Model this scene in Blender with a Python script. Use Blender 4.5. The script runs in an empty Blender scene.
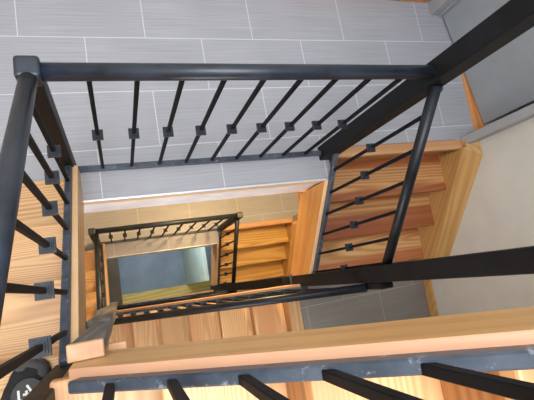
import bpy, bmesh, math, random
from mathutils import Vector, Matrix
random.seed(4)
C = bpy.context.scene.collection

# ------------------------------------------------------------------ helpers
def new(): return bmesh.new()
def box(bm, x0, x1, y0, y1, z0, z1):
    v = [bm.verts.new((x, y, z)) for z in (z0, z1) for y in (y0, y1) for x in (x0, x1)]
    for f in ((0,2,3,1),(4,5,7,6),(0,1,5,4),(2,6,7,3),(0,4,6,2),(1,3,7,5)): bm.faces.new([v[i] for i in f])
    return bm
def bevel(bm, w=.004, seg=2):
    bmesh.ops.recalc_face_normals(bm, faces=bm.faces)
    bmesh.ops.bevel(bm, geom=list(bm.edges), offset=w, segments=seg, affect='EDGES', profile=.5)
    return bm
def prism(bm, poly, axis, a, b):
    """poly: 2D outline, extruded along axis (0: poly=(y,z); 1: poly=(x,z); 2: poly=(x,y))"""
    def P(u, w, t): return ((t, u, w), (u, t, w), (u, w, t))[axis]
    A = [bm.verts.new(P(u, w, a)) for u, w in poly]; Bv = [bm.verts.new(P(u, w, b)) for u, w in poly]
    bm.faces.new(A); bm.faces.new(Bv[::-1])
    n = len(poly)
    for i in range(n): bm.faces.new((A[i], Bv[i], Bv[(i+1) % n], A[(i+1) % n]))
    bmesh.ops.recalc_face_normals(bm, faces=bm.faces)
    return bm
def frame(d):
    d = d.normalized(); up = Vector((0, 0, 1)) if abs(d.z) < .95 else Vector((0, 1, 0))
    s = d.cross(up).normalized(); return d, s, s.cross(d).normalized()
def tube(bm, pts, r, n=20):
    pts = [Vector(p) for p in pts]; rings = []
    for i, p in enumerate(pts):
        d = (pts[min(i+1, len(pts)-1)] - pts[max(i-1, 0)])
        d, s, u = frame(d)
        rings.append([bm.verts.new(p + r*(math.cos(2*math.pi*k/n)*s + math.sin(2*math.pi*k/n)*u)) for k in range(n)])
    for a, b in zip(rings, rings[1:]):
        for k in range(n): bm.faces.new((a[k], a[(k+1) % n], b[(k+1) % n], b[k])).smooth = True
    bm.faces.new(rings[0][::-1]); bm.faces.new(rings[-1])
    bmesh.ops.recalc_face_normals(bm, faces=bm.faces)
    return bm
def bar(bm, p, q, w, h):
    """rectangular bar from p to q, w across, h tall (section kept upright)"""
    p, q = Vector(p), Vector(q); d, s, u = frame(q - p)
    r = [[bm.verts.new(c + s*a*w/2 + u*b*h/2) for a, b in ((-1,-1),(1,-1),(1,1),(-1,1))] for c in (p, q)]
    bm.faces.new(r[0][::-1]); bm.faces.new(r[1])
    for k in range(4): bm.faces.new((r[0][k], r[0][(k+1) % 4], r[1][(k+1) % 4], r[1][k]))
    bmesh.ops.recalc_face_normals(bm, faces=bm.faces)
    return bm
def wloc(o):
    v = Vector((0, 0, 0))
    while o: v += o.location; o = o.parent
    return v
def obj(name, bm, mat, parent=None, at=None):
    """bm is in world coordinates; the object's origin is put at `at` (world)"""
    at = Vector(at) if at is not None else (wloc(parent) if parent else Vector((0, 0, 0)))
    bmesh.ops.translate(bm, verts=bm.verts, vec=-at)
    me = bpy.data.meshes.new(name); bm.to_mesh(me); bm.free(); me.materials.append(mat)
    o = bpy.data.objects.new(name, me); C.objects.link(o)
    if parent: o.parent = parent; o.location = at - wloc(parent)
    else: o.location = at
    return o
def thing(name, label, cat, loc, group=None, kind=None):
    o = bpy.data.objects.new(name, None); C.objects.link(o); o.location = loc; o.empty_display_size = .1
    o['label'] = label; o['category'] = cat
    if group: o['group'] = group
    if kind: o['kind'] = kind
    return o
def struct(name, bm, mat, label=None, at=None):
    o = obj(name, bm, mat, None, at); o['kind'] = 'structure'
    if label: o['label'] = label; o['category'] = name.split('_')[0].split('.')[0]
    return o

# ------------------------------------------------------------------ materials
def mat(name):
    m = bpy.data.materials.new(name); m.use_nodes = True
    nt = m.node_tree; b = nt.nodes['Principled BSDF']
    return m, nt, b
def N(nt, t, **kw):
    n = nt.nodes.new(t)
    for k, v in kw.items():
        if k in n.inputs: n.inputs[k].default_value = v
        else: setattr(n, k, v)
    return n
def ramp(nt, fac, stops):
    r = nt.nodes.new('ShaderNodeValToRGB'); e = r.color_ramp.elements
    while len(e) < len(stops): e.new(.5)
    for el, (p, c) in zip(e, stops): el.position = p; el.color = (*c, 1)
    nt.links.new(fac, r.inputs[0]); return r.outputs[0]
def s2l(c): return tuple(((v/255)/12.92 if v/255 <= .04045 else ((v/255+.055)/1.055)**2.4) for v in c)
def math_(nt, op, a, b=None):
    n = nt.nodes.new('ShaderNodeMath'); n.operation = op
    for i, v in enumerate((a, b)):
        if v is None: continue
        if isinstance(v, (int, float)): n.inputs[i].default_value = v
        else: nt.links.new(v, n.inputs[i])
    return n.outputs[0]
def mixc(nt, fac, a, b, mode='MIX'):
    n = nt.nodes.new('ShaderNodeMix'); n.data_type = 'RGBA'; n.blend_type = mode
    for i, v in ((0, fac), (6, a), (7, b)):
        if isinstance(v, (int, float)): n.inputs[i].default_value = v
        elif isinstance(v, tuple): n.inputs[i].default_value = (*v, 1)
        else: nt.links.new(v, n.inputs[i])
    return n.outputs[2]
def wood(name, dark, mid, light, axis, heart=None, rings=9., stretch=.07, rough=.42, knots=.55, cell=2.2, amp=.5, tilt=None, hs=((.49, (0,0,0)), (.60, (1,1,1)))):
    m, nt, b = mat(name); L = nt.links.new
    tc = N(nt, 'ShaderNodeTexCoord'); oi = N(nt, 'ShaderNodeObjectInfo')
    mp = N(nt, 'ShaderNodeMapping'); sc = [1, 1, 1]; sc[axis] = stretch
    mp.inputs['Scale'].default_value = sc; src = tc.outputs['Object']
    if tilt:
        vr = N(nt, 'ShaderNodeVectorRotate', rotation_type=tilt[0]); vr.inputs['Angle'].default_value = tilt[1]; L(src, vr.inputs['Vector']); src = vr.outputs[0]
    L(src, mp.inputs['Vector'])
    rv = N(nt, 'ShaderNodeVectorMath', operation='SCALE'); rv.inputs[0].default_value = (7.3, 11.1, 5.7); L(oi.outputs['Random'], rv.inputs['Scale'])
    ad = N(nt, 'ShaderNodeVectorMath', operation='ADD'); L(mp.outputs[0], ad.inputs[0]); L(rv.outputs[0], ad.inputs[1])
    v = ad.outputs[0]
    n1 = N(nt, 'ShaderNodeTexNoise', Scale=4.5, Detail=1., Roughness=.3); L(v, n1.inputs['Vector'])
    ring = math_(nt, 'SINE', math_(nt, 'MULTIPLY', n1.outputs['Fac'], rings*12))
    ring = math_(nt, 'ADD', math_(nt, 'MULTIPLY', ring, .5), .5)
    n2 = N(nt, 'ShaderNodeTexNoise', Scale=90., Detail=3.); L(v, n2.inputs['Vector'])
    f = math_(nt, 'ADD', math_(nt, 'MULTIPLY', ring, amp), math_(nt, 'ADD', math_(nt, 'MULTIPLY', n2.outputs['Fac'], .5), .25-amp/2))
    col = ramp(nt, f, [(.05, s2l(light)), (.5, s2l(mid)), (.98, s2l(dark))])
    if heart:
        n3 = N(nt, 'ShaderNodeTexNoise', Scale=5.5, Detail=1.); L(v, n3.inputs['Vector'])
        hf = ramp(nt, n3.outputs['Fac'], hs)
        hf = math_(nt, 'MULTIPLY', hf, .75)
        col = mixc(nt, hf, col, s2l(heart))
    if knots:
        mk = N(nt, 'ShaderNodeMapping'); ks = [1, 1, 1]; ks[axis] = .6; mk.inputs['Scale'].default_value = ks
        L(src, mk.inputs['Vector'])
        a2 = N(nt, 'ShaderNodeVectorMath', operation='ADD'); L(mk.outputs[0], a2.inputs[0]); L(rv.outputs[0], a2.inputs[1])
        vo = N(nt, 'ShaderNodeTexVoronoi', Scale=cell); L(a2.outputs[0], vo.inputs['Vector'])
        kf = ramp(nt, vo.outputs['Distance'], [(.025, (1,1,1)), (.075, (0,0,0))])
        col = mixc(nt, math_(nt, 'MULTIPLY', kf, knots), col, s2l(tuple(x*.42 for x in dark)))
    # slight tone difference between boards
    hv = N(nt, 'ShaderNodeHueSaturation'); L(col, hv.inputs['Color'])
    L(math_(nt, 'ADD', math_(nt, 'MULTIPLY', oi.outputs['Random'], .22), .89), hv.inputs['Value'])
    L(hv.outputs[0], b.inputs['Base Color']); b.inputs['Roughness'].default_value = rough
    bp = N(nt, 'ShaderNodeBump', Strength=.08, Distance=.002); L(f, bp.inputs['Height']); L(bp.outputs[0], b.inputs['Normal'])
    return m
def tile(name, c0, c1, grout, rough=.38, off=(.1724, -.694+.3, 0)):
    m, nt, b = mat(name); L = nt.links.new
    g = N(nt, 'ShaderNodeNewGeometry'); mp = N(nt, 'ShaderNodeMapping', vector_type='TEXTURE')
    # laid from the middle of the landing, a touch out of square with the rail
    mp.inputs['Rotation'].default_value = (0, 0, .0136)
    L(g.outputs['Position'], mp.inputs['Vector'])
    sh = N(nt, 'ShaderNodeVectorMath', operation='ADD'); sh.inputs[1].default_value = off; L(mp.outputs[0], sh.inputs[0])
    br = N(nt, 'ShaderNodeTexBrick', offset=.5, offset_frequency=2, squash=1.)
    for k, v in dict(Scale=1., **{'Brick Width': .6, 'Row Height': .3, 'Mortar Size': .0022, 'Mortar Smooth': .1, 'Bias': 0.}).items(): br.inputs[k].default_value = v
    br.inputs['Color1'].default_value = (.35, .35, .35, 1); br.inputs['Color2'].default_value = (.65, .65, .65, 1)
    L(sh.outputs[0], br.inputs['Vector'])
    st = N(nt, 'ShaderNodeMapping'); st.inputs['Scale'].default_value = (2.2, 190, 1); L(sh.outputs[0], st.inputs['Vector'])
    n = N(nt, 'ShaderNodeTexNoise', Scale=1., Detail=4., Roughness=.6); L(st.outputs[0], n.inputs['Vector'])
    n2 = N(nt, 'ShaderNodeTexNoise', Scale=3., Detail=2.); L(sh.outputs[0], n2.inputs['Vector'])
    f = math_(nt, 'ADD', math_(nt, 'MULTIPLY', n.outputs['Fac'], .8), math_(nt, 'MULTIPLY', n2.outputs['Fac'], .2))
    col = ramp(nt, f, [(.3, s2l(c0)), (.7, s2l(c1))])
    tone = N(nt, 'ShaderNodeHueSaturation'); L(col, tone.inputs['Color'])
    L(math_(nt, 'ADD', math_(nt, 'MULTIPLY', br.outputs['Color'], .12), .94), tone.inputs['Value'])
    col = mixc(nt, br.outputs['Fac'], tone.outputs[0], s2l(grout))
    L(col, b.inputs['Base Color']); b.inputs['Roughness'].default_value = rough
    bp = N(nt, 'ShaderNodeBump', Strength=.25, Distance=.002, invert=True); L(br.outputs['Fac'], bp.inputs['Height']); L(bp.outputs[0], b.inputs['Normal'])
    return m
def plain(name, c, rough=.6, metal=0., var=.06, scale=6., bump=.0):
    m, nt, b = mat(name); L = nt.links.new
    tc = N(nt, 'ShaderNodeTexCoord'); n = N(nt, 'ShaderNodeTexNoise', Scale=scale, Detail=4.); L(tc.outputs['Object'], n.inputs['Vector'])
    a = tuple(max(0, x*(1-var)) for x in c); d = tuple(min(255, x*(1+var)) for x in c)
    L(ramp(nt, n.outputs['Fac'], [(.3, s2l(a)), (.7, s2l(d))]), b.inputs['Base Color'])
    b.inputs['Roughness'].default_value = rough; b.inputs['Metallic'].default_value = metal
    if bump:
        n2 = N(nt, 'ShaderNodeTexNoise', Scale=180.); L(tc.outputs['Object'], n2.inputs['Vector'])
        bp = N(nt, 'ShaderNodeBump', Strength=bump, Distance=.001); L(n2.outputs['Fac'], bp.inputs['Height']); L(bp.outputs[0], b.inputs['Normal'])
    return m
def steel(name, c0, c1, scuff, rough=.38, amount=.66, spec=.3):
    m, nt, b = mat(name); L = nt.links.new
    tc = N(nt, 'ShaderNodeTexCoord')
    n = N(nt, 'ShaderNodeTexNoise', Scale=9., Detail=5., Roughness=.65); L(tc.outputs['Object'], n.inputs['Vector'])
    col = ramp(nt, n.outputs['Fac'], [(.35, s2l(c0)), (.68, s2l(c1))])
    n2 = N(nt, 'ShaderNodeTexNoise', Scale=42., Detail=6., Roughness=.7); L(tc.outputs['Object'], n2.inputs['Vector'])
    sc = ramp(nt, n2.outputs['Fac'], [(amount, (0,0,0)), (amount+.09, (1,1,1))])
    col = mixc(nt, math_(nt, 'MULTIPLY', sc, .6), col, s2l(scuff))
    L(col, b.inputs['Base Color']); b.inputs['Metallic'].default_value = 0; b.inputs['Specular IOR Level'].default_value = spec
    L(math_(nt, 'ADD', math_(nt, 'MULTIPLY', n.outputs['Fac'], .35), rough-.18), b.inputs['Roughness'])
    return m

M = {}
M['steel'] = steel('blackened steel', (14, 15, 18), (27, 30, 36), (96, 102, 110), rough=.62, spec=.12)
M['steel_rail'] = steel('blued handrail steel', (24, 28, 36), (42, 50, 64), (140, 146, 156), rough=.38, amount=.68, spec=.55)
M['steel_post'] = steel('dark post steel', (14, 15, 18), (26, 28, 32), (90, 92, 96), rough=.55, amount=.67, spec=.2)
M['rail_dark'] = steel('dark handrail steel', (17, 19, 24), (30, 34, 42), (120, 126, 134), rough=.42, amount=.68, spec=.4)
M['collar'] = steel('collar steel', (28, 31, 37), (52, 57, 65), (132, 138, 146), rough=.4, amount=.62)
M['weld'] = steel('scuffed bar steel', (50, 56, 66), (84, 92, 104), (158, 164, 172), rough=.4, amount=.58)
M['tread_x'] = wood('larch tread across', (172, 118, 68), (214, 164, 106), (228, 186, 132), 0, heart=(168, 88, 48), stretch=.05, rings=15)
M['tread_r'] = wood('larch heartwood tread', (150, 84, 46), (206, 150, 94), (226, 180, 124), 0, heart=(150, 70, 38), stretch=.04, rings=12, amp=.4, hs=((.42, (0,0,0)), (.50, (1,1,1))))
M['tread_p'] = wood('yellow pine tread across', (186, 132, 62), (222, 176, 98), (234, 194, 120), 0, stretch=.05, knots=.8)
M['tread_l'] = wood('pale pine tread across', (166, 116, 62), (204, 156, 100), (220, 178, 122), 0, rings=26, stretch=.045, knots=.2, amp=.5)
M['tread_y'] = wood('larch tread lengthwise', (202, 150, 92), (230, 188, 134), (242, 210, 160), 1, heart=(216, 156, 106), rings=22, stretch=.04, amp=.4)
M['riser'] = wood('riser board', (150, 98, 54), (184, 130, 80), (202, 152, 102), 0, knots=0)
M['riser_y'] = wood('riser board lengthwise', (146, 92, 52), (178, 122, 74), (196, 142, 92), 1, knots=0)
M['string_y'] = wood('orange pine stringer', (190, 122, 58), (214, 150, 80), (226, 168, 98), 1, rings=3.5, knots=.8, cell=1.4, amp=0.3, tilt=('X_AXIS', -.72))
M['string_l'] = wood('tan pine stringer', (176, 130, 82), (208, 164, 112), (220, 182, 130), 1, rings=3.5, knots=.4, amp=0.25, tilt=('X_AXIS', .70))
M['string_x'] = wood('tan larch stringer', (168, 120, 68), (200, 152, 96), (214, 170, 114), 0, rings=4, knots=.9, cell=1.9, amp=.25, tilt=('Y_AXIS', .744))
M['pink'] = wood('pinkish sapwood edge', (192, 136, 102), (208, 156, 122), (218, 170, 138), 0, rings=3, knots=0, amp=0.2, tilt=('Y_AXIS', .744))
M['sap'] = wood('pale sapwood edge', (222, 172, 122), (234, 192, 146), (242, 206, 164), 1, rings=3, knots=0, amp=.2)
M['edge'] = wood('pale edge board', (222, 178, 122), (236, 198, 146), (244, 210, 162), 0, rings=4, knots=0, amp=.2)
M['skirt'] = wood('wall skirt pine', (160, 112, 60), (198, 150, 90), (214, 172, 112), 1, rings=9, stretch=.02, knots=.3, amp=0.3, tilt=('X_AXIS', -.72))
M['nose'] = wood('nosing board', (176, 122, 78), (206, 154, 108), (220, 174, 130), 0, rings=6, knots=.2)
M['nose_y'] = wood('nosing board lengthwise', (176, 132, 90), (206, 164, 118), (220, 184, 140), 1, rings=6, knots=.2)
M['endgrain'] = wood('end grain', (198, 142, 100), (222, 172, 128), (232, 188, 146), 1, rings=14, stretch=.5, knots=0)
M['greywood'] = wood('grey weathered timber', (84, 82, 80), (112, 110, 108), (134, 132, 128), 2, rings=8, knots=0, rough=.7)
M['plank'] = wood('yellow pine plank', (196, 156, 62), (226, 188, 92), (236, 204, 116), 0, rings=5, knots=.3)
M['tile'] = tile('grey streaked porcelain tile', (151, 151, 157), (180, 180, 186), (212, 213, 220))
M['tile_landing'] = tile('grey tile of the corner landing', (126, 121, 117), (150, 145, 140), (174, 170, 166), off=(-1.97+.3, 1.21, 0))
M['grey_plaster'] = plain('grey slab edge', (238, 238, 246), .8)
M['cream'] = plain('cream wall paint', (212, 208, 198), .75, var=.02, bump=.05)
M['low_floor'] = plain('blue grey lower floor', (138, 148, 158), .5, var=.08, scale=2.5)
M['green'] = plain('pale green wall paint', (214, 226, 210), .75, var=.03)
M['brown'] = plain('brown lower wall', (80, 66, 46), .8, var=.1)
M['metal_trim'] = plain('white aluminium edge', (232, 232, 236), .3, metal=.3, var=.02)
M['door'] = plain('grey door paint', (150, 154, 158), .55, var=.03)
M['casing'] = plain('pale grey casing paint', (164, 165, 168), .55, var=.03)
M['threshold'] = wood('orange threshold', (176, 106, 52), (206, 136, 78), (220, 156, 98), 1, rings=6, knots=0)
M['black_cloth'] = plain('black shoe canvas', (26, 26, 27), .9, var=.2, scale=60, bump=.3)
M['rubber'] = plain('dark grey rubber', (66, 64, 64), .6, var=.1)
M['patch'] = plain('charcoal tongue patch', (58, 58, 58), .8, var=.1)
M['white'] = plain('white print', (206, 206, 204), .7, var=.02)

# ------------------------------------------------------------------ dimensions (metres; top floor tiles at z = 0)
W, D, H = 1.339, .714, 3.029
YN, YH = -.747, -.762                               # near side: bar and handrail lines
r, g = H/16, .206
XR, YB, YF, XL = 2.40, 1.04, -1.75, -1.15         # wall planes
RAIL = .815                                        # bottom bar to handrail
def rz(y): return .163 + .883*y                    # bars: right flight (from its floor), y negative going down
def lz(y): return .154 - .85*y                     # left flight, rising towards the viewer
def bz(x): return 1.25 + .92*x                   # near flight, rising to the right

# ------------------------------------------------------------------ baluster with its collar (copied for every repeat)
def make_baluster(length, zc):
    bm = box(new(), -.007, .007, -.007, .007, -.004, length); bevel(bm, .0015, 1)
    o = obj('baluster', bm, M['steel'])
    c = new()
    for hw, h in ((.020, .006), (.015, .012), (.011, .018)): box(c, -hw, hw, -hw, hw, zc-h, zc+h)
    k = obj('collar', c, M['collar']); k.parent = o
    return o
protos = {'flight': make_baluster(RAIL-.01, .398), 'landing': make_baluster(.93, .443)}; used = {}
def baluster(parent, p, kind='flight'):
    src = protos[kind]
    if kind not in used: used[kind] = True; o, k = src, src.children[0]
    else:
        o = src.copy(); k = src.children[0].copy(); C.objects.link(o); C.objects.link(k); k.parent = o
    o.parent = parent; o.location = Vector(p) - wloc(parent)
    return o
def square_post(bm, x, y, z0, z1, hw=.036):
    return box(bm, x-hw, x+hw, y-hw, y+hw, z0, z1)

def landing_railing(z, label, tr_short, xa=0., xb=W):
    t = thing('landing_railing', label, 'railing', (0, 0, z), 'landing railings')
    obj('handrail', tube(new(), [(xa+.03, 0, z+.975), (xb-.036, 0, z+.975)], .025), M['steel_rail'], t)
    obj('bottom_rail', bevel(bar(new(), (xa+.03, 0, z+.016), (xb-.03, 0, z+.016), .026, .03), .003, 1), M['weld'], t)
    for i in range(9): baluster(t, (.144+.1325*i+xa+(xb-xa-W)*(i+1)/10, 0, z+.03), 'landing')
    p = obj('newel_post', bevel(square_post(new(), xa, 0, z, z+.98, .029), .004), M['steel_post'], t, (xa, 0, z))
    cap = bevel(box(new(), xa-.031, xa+.031, -.031, .031, z+.945, z+1.012), .010, 3)
    obj('post_cap', cap, M['steel_rail'], p)
    if tr_short:
        p = obj('newel_post', bevel(square_post(new(), xb, 0, z-.04, z+.98, .029), .004), M['steel_post'], t, (xb, 0, z))
        obj('post_cap', bevel(box(new(), xb-.031, xb+.031, -.031, .031, z+.955, z+1.01), .010, 3), M['steel_rail'], p)
    return t

def flight_railing(kind, z, label):
    """kind R: down from floor z along the right side; L: up from floor z along the left; B: near side, z = the floor its bar height is counted from"""
    if kind == 'R':
        a, b = (W, -.036, z+rz(-.036)), (W, -D+.036, z+rz(-D+.036)); spots = [(W, -.118-.108*i, z+rz(-.118-.108*i)) for i in range(6)]
    elif kind == 'L':
        a, b = (.008, -.036, z+lz(-.036)), (.008, -D-.055, z+lz(-D-.055)); spots = [(.008, -.114-.115*i, z+lz(-.114-.115*i)) for i in range(6)]
    else:
        a, b = (.085, YN, z+bz(.085)), (W-.036, YN, z+bz(W-.036)); spots = [(.143+.0875*i, YN-.003, z+bz(.143+.0875*i)) for i in range(13)]
    t = thing('stair_railing', label, 'railing', (a[0], a[1], a[2]), 'railings along the stair flights')
    up = Vector((0, 0, RAIL))
    obj('bottom_rail', bevel(bar(new(), a, b, .020 if kind == 'B' else .025, .03), .003, 1), M['weld'], t)
    if kind == 'B': up.y = YH-YN
    if kind == 'L': up.x = -.008
    obj('handrail', tube(new(), [Vector(a)+up, Vector(b)+up], .021 if kind == 'B' else .0225), M['steel_rail'] if kind == 'L' else M['rail_dark'], t)
    for s in spots: baluster(t, s)
    if kind == 'B':
        e = Vector(b)+up
        bm = box(new(), W-.034, W+.034, -D-.060, -D-.028, e.z-.03, e.z+.13); bevel(bm, .004, 1)
        obj('rail_bracket', bm, M['steel_post'], t)
    return t

def steps(kind, z, label):
    """treads, risers, stringer of one flight; z is the floor the flight starts from at its top (R, B) or its foot (L)"""
    bmS = new()
    if kind == 'R':
        t = thing('stair_flight', label, 'stairs', (1.8, -.03, z-4*r), 'wooden stair flights')
        x0, x1 = W+.024, 2.302
        nose = [-.03, -.255, -.470, -.685]
        for k in range(1, 4):
            bm = bevel(box(new(), x0, x1, nose[k], nose[k-1]+.0395, z-k*r-.036, z-k*r), .005, 2)
            obj('tread', bm, (M['tread_r'] if k < 3 else M['tread_x']) if z > -1 else M['tread_p'], t, ((x0+x1)/2, nose[k], z-k*r))
        for k in range(0, 4):
            bm = box(new(), x0, x1, nose[k]+.022, nose[k]+.04, z-(k+1)*r+.0003, z-k*r-.0362)
            obj('riser', bm, M['riser'], t, ((x0+x1)/2, nose[k], z-k*r))
        top = lambda y: z+rz(y)-.017
        ys, ye = -.158, -D+.04
        prism(bmS, [(ys, top(ys)), (ye, top(ye)), (ye, top(ye)-.34), (ys, top(ys)-.36)], 0, W-.034, W+.022)
        obj('stringer', bmS, M['string_y'], t, (W, -.4, z))
        cp = obj('stringer_cap', bevel(prism(new(), [(ys, top(ys)+.005), (ye, top(ye)+.005), (ye, top(ye)), (ys, top(ys))], 0, W-.035, W-.012), .0015, 1), M['sap'], t, (W, -.4, z))
        cp['label'] = 'pale top edge'
        # skirt board along the wall, level beside the floor, then following the nosings, then level at the corner landing
        sk = new(); yl, ye = .018, -.80; X0, X1 = 2.300, XR-.001
        zi = lambda y: z+min(.035, .024+.7256*(y+.046)); zo = lambda y: z+min(.082, .078+.827*(y+.105))
        ys_ = [yl, -.0315, -.034, -.10, ye]; Xi = [2.331, 2.331, X0, X0, X0]
        for P, Q, f, h in ((X0, X1, zi, zo),):
            A = [sk.verts.new((q, y, f(y))) for q, y in zip(Xi, ys_)]; Bv = [sk.verts.new((Q, y, h(y))) for y in ys_]
            A2 = [sk.verts.new((q, y, max(z-4*r+.001, f(y)-.34))) for q, y in zip(Xi, ys_)]; B2 = [sk.verts.new((Q, y, max(z-4*r+.001, f(y)-.34))) for y in ys_]
        for i in range(4):
            for P, Q in ((A, Bv), (A2, A), (B2, A2), (Bv, B2)): sk.faces.new((P[i], P[i+1], Q[i+1], Q[i]))
        for i in (0, 4): sk.faces.new((A[i], Bv[i], B2[i], A2[i]))
        bmesh.ops.recalc_face_normals(sk, faces=sk.faces)
        obj('skirt_board', sk, M['skirt'], t, (2.3, -.5, z))
    elif kind == 'B':
        # z = upper corner landing; six treads going down to the left
        t = thing('stair_flight', label, 'stairs', (.65, -1.2, z-6*r), 'wooden stair flights')
        y0, y1 = YF+.01, YN-.014
        nose = [1.254-g*k for k in range(0, 7)]
        for k in range(1, 7):
            bm = bevel(box(new(), nose[k], nose[k-1]+.0395, y0, y1, z-k*r-.036, z-k*r), .006, 2)
            obj('tread', bm, M['tread_y'], t, (nose[k], -1.2, z-k*r))
        for k in range(0, 7):
            bm = box(new(), nose[k]+.022, nose[k]+.04, y0, y1, z-(k+1)*r+.0003, z-k*r-.0362)
            obj('riser', bm, M['riser_y'], t, (nose[k], -1.2, z-k*r))
        top = lambda x: z+4*r-H+bz(x)-.016
        xs, xe = .075, W-.04
        prism(bmS, [(xs, top(xs)-.007), (xe, top(xe)-.007), (xe, top(xe)-.25), (xs, top(xs)-.24)], 1, -.7235, YN-.013)
        obj('stringer', bmS, M['string_x'], t, (.6, -D, z-4*r))
        e = obj('stringer_cap', bevel(prism(new(), [(xs, top(xs)), (xe, top(xe)), (xe, top(xe)-.0068), (xs, top(xs)-.0068)], 1, -.7222, YN-.013), .002, 1), M['pink'], t, (.6, -D, z-4*r))
        e['label'] = 'pinkish top edge'
    else:
        t = thing('stair_flight', label, 'stairs', (-.6, -.05, z), 'wooden stair flights')
        x0, x1 = XL+.01, -.003
        nose = [-.085-.22*(k-1) for k in range(0, 6)]
        for k in range(1, 5):
            bm = bevel(box(new(), x0, x1, nose[k+1]-.0395, nose[k], z+k*r-.036, z+k*r), .006, 2)
            obj('tread', bm, M['tread_l'], t, ((x0+x1)/2, nose[k], z+k*r))
        for k in range(1, 6):
            bm = box(new(), x0, x1, nose[k]-.04, nose[k]-.022, z+(k-1)*r+.0003, z+k*r-.0362)
            obj('riser', bm, M['riser'], t, ((x0+x1)/2, nose[k], z+k*r))
        top = lambda y: z+lz(y)-.017
        ys, ye = -.02, -.735
        prism(bmS, [(ys, top(ys)), (ye, top(ye)), (ye, top(ye)-.30), (ys, top(ys)-.30)], 0, -.002, .042)
        obj('stringer', bmS, M['string_l'], t, (0, -.4, z))
        cp = obj('stringer_cap', bevel(prism(new(), [(ys, top(ys)+.005), (ye, top(ye)+.005), (ye, top(ye)), (ys, top(ys))], 0, .0215, .043), .0015, 1), M['sap'], t, (0, -.4, z))
        cp['label'] = 'pale top edge'
    return t

# ------------------------------------------------------------------ floors (tile on a slab)
def slab(name, z, label, e=.146):
    poly = [(XL, -.045), (-.03, -.045), (-.03, -e), (W+.02, -e), (W+.02, .034), (2.299, .034), (2.299, .03), (XR, .03), (XR, .05), (2.56, .05), (2.56, .925), (XR, .925), (XR, YB), (XL, YB)]
    struct(name, prism(new(), poly, 2, z-.016, z), M['tile'], label, (0, 0, z))
    body = [(XL, -.04), (-.03, -.04), (-.03, -e+.002), (W+.02, -e+.002), (W+.02, .02), (XR, .02), (XR, YB), (XL, YB)]
    c = struct('ceiling', prism(new(), body, 2, z-.34, z-.0985), M['grey_plaster'], 'grey plastered slab edge and ceiling under the ' + label, (0, 0, z-.2))
    wd = [(-.03, -e-.004), (W+.02, -e-.004), (W+.02, -.05), (-.03, -.05)]
    s = struct('trim_1', prism(new(), wd, 2, z-.098, z-.0165), M['edge'], 'wooden edge board below the white metal strip on the ' + label, (.6, -.157, z))
    s = struct('trim_2', bevel(box(new(), -.03, W+.024, -e-.010, -e-.0005, z-.030, z+.003), .002, 1), M['metal_trim'], 'white metal edge strip along the well side of the ' + label, (.6, -.16, z))
    n = struct('trim_3', bevel(box(new(), W+.024, 2.330, -.03, .033, z-.036, z+.003), .006, 2), M['nose'], 'reddish wooden nosing board at the stair edge of the ' + label, (1.8, 0, z))
    return c
slab('floor', 0, 'upper grey tiled landing')
slab('floor.001', -H, 'middle tiled landing in warm light', .163)
struct('floor.002', box(new(), XL, XR, YF, YB, -2*H-.05, -2*H), M['low_floor'], 'blue grey floor at the bottom of the stairwell', (0, 0, -2*H))

def corner(name, x0, x1, y0, y1, z, m, label, nose=None):
    struct(name, box(new(), x0, x1, y0, y1, z-.05, z), m, label, ((x0+x1)/2, (y0+y1)/2, z))
for k, (z, nm) in enumerate(((0, 'upper'), (-H, 'middle'))):
    zl = z-4*r
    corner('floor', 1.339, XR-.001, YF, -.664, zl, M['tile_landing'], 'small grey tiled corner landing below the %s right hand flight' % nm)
    struct('trim_4', bevel(box(new(), 1.254, 1.338, YF, YN-.026, zl-.04, zl+.002), .006, 2), M['nose_y'], 'pale wooden nosing at the edge of the %s corner landing' % nm, (1.35, -1.2, zl))
    struct('baseboard_right', bevel(box(new(), XR-.016, XR-.001, YF, -.802, zl+.001, zl+.085), .003, 1), M['skirt'], 'wooden skirting along the cream wall at the %s corner landing' % nm, (XR, -1.2, zl))
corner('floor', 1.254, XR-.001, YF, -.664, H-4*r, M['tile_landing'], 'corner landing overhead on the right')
for z, nm in ((0, 'upper'), (-H, 'middle')):
    corner('floor', XL, .038, YF, -.965, z+5*r, M['tread_l'], 'pale wooden corner landing at the head of the %s left hand flight' % nm)

# ------------------------------------------------------------------ walls
def wall(name, x0, x1, y0, y1, z0, z1, m, label): return struct(name, box(new(), x0, x1, y0, y1, z0, z1), m, label, ((x0+x1)/2, (y0+y1)/2, (z0+z1)/2))
ZT = 3.6
wall('wall_right', XR, XR+.12, YF, .028, -2*H-.05, ZT, M['cream'], 'cream painted wall beside the right hand flights')
wall('wall_right', XR, XR+.12, .932, YB+.1, -2*H-.05, ZT, M['cream'], 'cream wall beyond the door, in the far corner')
wall('wall_right', XR, XR+.12, .0285, .9315, 2.06, ZT, M['cream'], 'cream wall above the grey door')
for a, b in ((-H+2.06, -.341), (-2*H-.05, -H-.341)): wall('wall_right', XR, XR+.12, .0285, .9315, a, b, M['cream'], 'cream wall between two door openings, hidden below the landing')
wall('wall_back', XL-.1, XR, YB, YB+.1, -2*H-.05, ZT, M['cream'], 'cream wall along the far side of the landing')
wall('wall_left', XL-.1, XL, YF-.1, YB, -2*H-.05, ZT, M['cream'], 'cream wall on the left of the staircase')
wall('wall_front', XL, XR+.12, YF-.1, YF, -2*H-.05, ZT, M['cream'], 'cream wall on the near side of the staircase')
struct('baseboard_back', bevel(box(new(), XL, 2.33, YB-.022, YB-.0005, .0005, .09), .003, 1), M['threshold'], 'orange wooden skirting along the far wall', (0, YB, 0))

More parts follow.
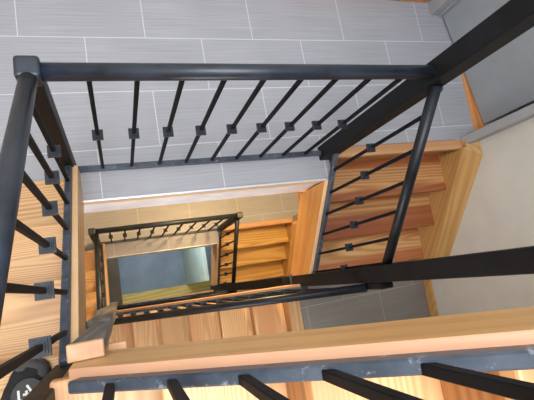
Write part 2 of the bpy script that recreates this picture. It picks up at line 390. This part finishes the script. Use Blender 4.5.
def door(name, z, label):
    d = thing(name, label, 'door', (2.42, .92, z), kind='structure')
    cs = new()
    for y0, y1 in ((-.012, .045), (.925, 1.015)): box(cs, 2.335, XR-.001, y0, y1, z+.0005, z+2.06)
    box(cs, 2.335, XR-.001, .0455, .9245, z+2.0, z+2.06)
    obj('door_casing', bevel(cs, .006, 2), M['casing'], d)
    jb = new()
    box(jb, XR, 2.56, .0285, .043, z+.0005, z+2.04); box(jb, XR, 2.56, .917, .9315, z+.0005, z+2.04)
    obj('door_jamb', jb, M['casing'], d)
    sl = new()   # ajar: hinged at the far jamb, swung a few degrees away from the landing
    hx, hy = 2.425, .914; ang = math.atan2(.12, .80); L = .80
    box(sl, 0, .04, -L, 0, z+.012, z+2.0); bevel(sl, .002, 1)
    bmesh.ops.rotate(sl, verts=sl.verts, cent=(0, 0, 0), matrix=Matrix.Rotation(ang, 3, 'Z'))
    bmesh.ops.translate(sl, verts=sl.verts, vec=(hx, hy, 0))
    s = obj('door_slab', sl, M['door'], d)
    th = prism(new(), [(2.463, .044), (2.56, .044), (2.56, .60), (2.474, .60)], 2, z+.0005, z+.006)
    obj('threshold', th, M['threshold'], d)
    return d
for z, nm in ((0, 'upper'), (-H, 'middle')):
    rm = new()
    box(rm, 2.56, 3.4, -.15, 1.1, z-.05, z); box(rm, 3.4, 3.45, -.15, 1.1, z-.05, z+2.3); box(rm, 2.52, 3.4, -.2, -.15, z-.05, z+2.3); box(rm, 2.52, 3.4, 1.1, 1.15, z-.05, z+2.3); box(rm, 2.52, 3.45, -.2, 1.15, z+2.3, z+2.35)
    struct('wall_right', rm, M['cream'], 'dim room behind the %s grey door' % nm, (2.9, .5, z))
door('door_1', 0, 'grey door ajar in a pale casing on the right of the upper landing')
door('door_2', -H, 'grey door in a pale casing off the middle landing')

# bottom of the well
wall('wall_right', 1.275, 1.33, -.589, .12, -2*H, -H-.95, M['green'], 'pale green wall at the bottom of the stairwell')
wall('wall_left', -.30, .150, -.72, .12, -2*H, -H-1.6, M['brown'], 'dark brown wall at the bottom left of the stairwell')
wall('wall_front', .156, 1.95, -1.05, -.59, -2*H, -2*H+.16, M['plank'], 'yellow plank plinth at the foot of the stairwell')

# ------------------------------------------------------------------ flights and railings
steps('R', 0, 'reddish wooden stairs going down from the upper tiled landing beside the cream wall')
steps('L', 0, 'pale wooden stairs rising at the left edge from the upper landing')
steps('B', H-4*r, 'wooden stairs along the bottom edge of the photo behind the nearest black rail')
steps('B', -4*r, 'wooden stairs running left from the small grey corner landing')
steps('R', -H, 'yellow lamplit stairs going down from the middle landing')
steps('L', -H, 'orange stairs rising from the middle landing at the left, seen through a narrow gap')
steps('B', -H-4*r, 'lowest visible stairs under the middle near side railing')

landing_railing(0, 'long black railing along the upper grey tiled landing', False)
landing_railing(-H, 'small black railing along the middle landing deep in the well', True, -.035, W+.02)
flight_railing('R', 0, 'black railing sloping down beside the reddish stairs on the right')
flight_railing('L', 0, 'black railing rising towards the viewer along the left edge')
flight_railing('B', 0, 'nearest black railing along the bottom edge of the photo')
flight_railing('B', -H, 'black railing in the middle of the well above the pinkish stairs')
flight_railing('R', -H, 'short black railing beside the yellow lamplit stairs')
flight_railing('L', -H, 'black railing on the left side of the well around the middle opening')
flight_railing('B', -2*H, 'thin black railing just above the yellow plank deep in the well')

def post(x, y, z0, z1, label, hw=.039):
    t = thing('stair_post', label, 'post', (x, y, z0), 'square steel stair posts')
    obj('shaft', bevel(square_post(new(), x, y, z0, z1, hw), .004), M['steel_post'], t)
    b = new()
    box(b, x-hw-.012, x+hw+.012, y-hw-.008, y+hw+.012, z0-.006, z0+.006); bevel(b, .002, 1)
    obj('base_plate', b, M['weld'], t)
    return t
tr = post(W, 0, -.012, 3.1, 'tall black post at the right end of the upper landing railing')
kb = tube(new(), [(W+.036, -.03, .90), (W+.062, -.03, .90)], .013, 12)
obj('rail_lug', kb, M['weld'], tr)
post(W, -D+.012, -4*r-.01+.02, 3.1, 'black post crossing the right half of the photo below the sloping railing')
post(W, -D+.012, -H-4*r+.01, -.95, 'dark post at the near right corner of the middle opening, below the upper post')
post(.003, -.797, .60, 3.1, 'dark brown post at the bottom left corner beside the shoe', .0245)

# newel stack at the near left corner
t = thing('wooden_newel', 'grey sided wooden newel with pale end grain top at bottom left', 'newel post', (.085, -.71, -3))
segs = [(.066, .130, -.7225, -.690, .48, 1.197), (.044, .124, -.731, -.680, -.64, .465), (.008, .110, -.731, -.676, -2.3, -.66), (-.02, .09, -.731, -.672, -5.2, -2.32)]
for x0, x1, y0, y1, z0, z1 in segs:
    obj('newel_block', bevel(box(new(), x0, x1, y0, y1, z0, z1), .003, 1), M['greywood'], t, (x0, y0, z1))
e = obj('end_grain_top', bevel(box(new(), .064, .131, -.7226, -.689, 1.1975, 1.22), .002, 1), M['endgrain'], t); e['label'] = 'pale end grain top'
e = obj('cleat', bevel(box(new(), .1305, .172, -.742, -.7200, .98, 1.02), .002, 1), M['endgrain'], t)

# ------------------------------------------------------------------ shoe on the left hand stairs
def shoe():
    z = 4*r
    o = thing('shoe', 'black canvas shoe with a white mark, standing on the pale stairs at the bottom left', 'shoe', (-.12, -.84, z))
    ax = Vector((.40, .92, 0)).normalized(); sd = Vector((ax.y, -ax.x, 0))
    tip = Vector((-.060, -.742, z))
    def loft(secs, closed=True):
        bm = new(); rings = []
        n = 20
        for d, w, h, zb in secs:
            ring = []
            for k in range(n):
                a = 2*math.pi*k/n; c, s = math.cos(a), math.sin(a)
                x = abs(c)**.75*(1 if c >= 0 else -1)*w; y = zb + (h/2)*(1+abs(s)**.7*(1 if s >= 0 else -1))
                ring.append(bm.verts.new(tip - ax*d + sd*x + Vector((0, 0, y))))
            rings.append(ring)
        for a, b in zip(rings, rings[1:]):
            for k in range(n): bm.faces.new((a[k], a[(k+1) % n], b[(k+1) % n], b[k])).smooth = True
        bm.faces.new(rings[0]); bm.faces.new(rings[-1][::-1])
        bmesh.ops.recalc_face_normals(bm, faces=bm.faces); return bm
    obj('sole', loft([(0, .018, .028, .001), (.006, .032, .028, .001), (.025, .045, .028, .001), (.06, .051, .028, .001), (.12, .047, .026, .001), (.17, .041, .026, .001), (.23, .040, .028, .001), (.27, .034, .03, .001), (.285, .015, .03, .001)]), M['rubber'], o)
    obj('upper', loft([(.008, .018, .02, .022), (.02, .034, .036, .022), (.045, .043, .05, .022), (.08, .046, .062, .022), (.12, .043, .085, .022), (.16, .040, .10, .022), (.20, .040, .105, .022), (.25, .036, .10, .022), (.278, .018, .085, .022)]), M['black_cloth'], o)
    obj('toe_cap', loft([(.003, .018, .026, .02), (.012, .036, .034, .02), (.03, .0455, .043, .02), (.036, .046, .046, .02)]), M['rubber'], o)
    # round tongue patch with a white emblem
    pc = tip - ax*.078 + sd*.016 + Vector((0, 0, .022+.066))
    up = (Vector((0, 0, 1)) + ax*.28).normalized(); fx = sd; fy = up.cross(fx).normalized()
    def disc(bm, c, rad, h, n=28):
        a = [bm.verts.new(c + rad*(math.cos(2*math.pi*k/n)*fx + 1.05*math.sin(2*math.pi*k/n)*fy)) for k in range(n)]
        b = [bm.verts.new(v.co + up*h - (v.co-c)*.08) for v in a]
        bm.faces.new(a[::-1]); bm.faces.new(b)
        for k in range(n): bm.faces.new((a[k], a[(k+1) % n], b[(k+1) % n], b[k]))
        return bm
    tg = obj('tongue', disc(new(), pc-up*.012, .040, .018), M['patch'], o)
    bm = new()
    def stroke(x0, y0, x1, y1, w=.0055):
        p, q = Vector((x0, y0)), Vector((x1, y1)); d = (q-p).normalized(); nn = Vector((-d.y, d.x))*w/2
        vs = [bm.verts.new(pc + up*.0062 + fx*v.x + fy*v.y) for v in (p-nn, q-nn, q+nn, p+nn)]
        ve = [bm.verts.new(v.co + up*.0012) for v in vs]
        bm.faces.new(ve)
        for k in range(4): bm.faces.new((vs[k], vs[(k+1) % 4], ve[(k+1) % 4], ve[k]))
    stroke(-.010, .020, .020, -.002); stroke(-.006, .008, .002, -.008); stroke(-.010, -.003, .007, .003)
    stroke(-.024, .004, -.014, -.016); stroke(-.014, -.016, .006, -.020)
    e = obj('emblem', bm, M['white'], tg); e['label'] = 'white stitched mark'
    return o
shoe()

# ------------------------------------------------------------------ light
def area(name, loc, size, size_y, energy, col, aim):
    l = bpy.data.lights.new(name, 'AREA'); l.shape = 'RECTANGLE'; l.size = size; l.size_y = size_y; l.energy = energy; l.color = col
    o = bpy.data.objects.new(name, l); C.objects.link(o); o.location = loc
    o.rotation_euler = (Vector(aim) - Vector(loc)).to_track_quat('-Z', 'Y').to_euler(); return o
area('skylight', (.2, -.65, 3.9), 2.0, 1.7, 125, (.91, .95, 1.0), (.5, -.1, 0))
area('front_fill', (.6, -1.62, 3.0), 2.2, .9, 5, (.95, .97, 1.0), (.9, .2, -.6))  # added fill from the near side, no window modelled there
def lamp(name, loc, energy, col, rad=.06):
    l = bpy.data.lights.new(name, 'POINT'); l.energy = energy; l.color = col; l.shadow_soft_size = rad
    o = bpy.data.objects.new(name, l); C.objects.link(o); o.location = loc; return o
lamp('landing_lamp', (1.3, .35, -.62), 98, (1.0, .69, .32))
area('half_landing_fill', (.35, -1.72, .15), 1.5, .8, 32, (.92, .95, 1.0), (.7, 0, -.25))  # added cool fill under the near flight, for the slab edge
lamp('bottom_fill', (.75, .6, -H-.6), 44, (.72, .88, 1.0))  # added cool point light, stands in for daylight at the well bottom
w = bpy.data.worlds.new('World'); bpy.context.scene.world = w; w.use_nodes = True
w.node_tree.nodes['Background'].inputs[0].default_value = (.80, .88, 1, 1); w.node_tree.nodes['Background'].inputs[1].default_value = .9

# ------------------------------------------------------------------ camera
rv = Vector((-.1898, -.3276, -.1312))
Rm = Matrix.Rotation(rv.length, 3, rv.normalized())
Mw = Rm @ Matrix(((1, 0, 0), (0, -1, 0), (0, 0, -1)))
cam = bpy.data.cameras.new('camera'); co = bpy.data.objects.new('camera', cam); C.objects.link(co)
rot3 = Matrix((Mw[0], -Mw[1], -Mw[2])).transposed()
co.matrix_world = Matrix.Translation((.1762, -.6153, 2.1634)) @ rot3.to_4x4()
cam.sensor_width = 36; cam.lens = 435.235/534*36; cam.clip_start = .02
sc = bpy.context.scene; sc.camera = co
sc.view_settings.view_transform = 'Standard'; sc.view_settings.look = 'None'; sc.view_settings.gamma = 1
sc.view_settings.exposure = 0.0
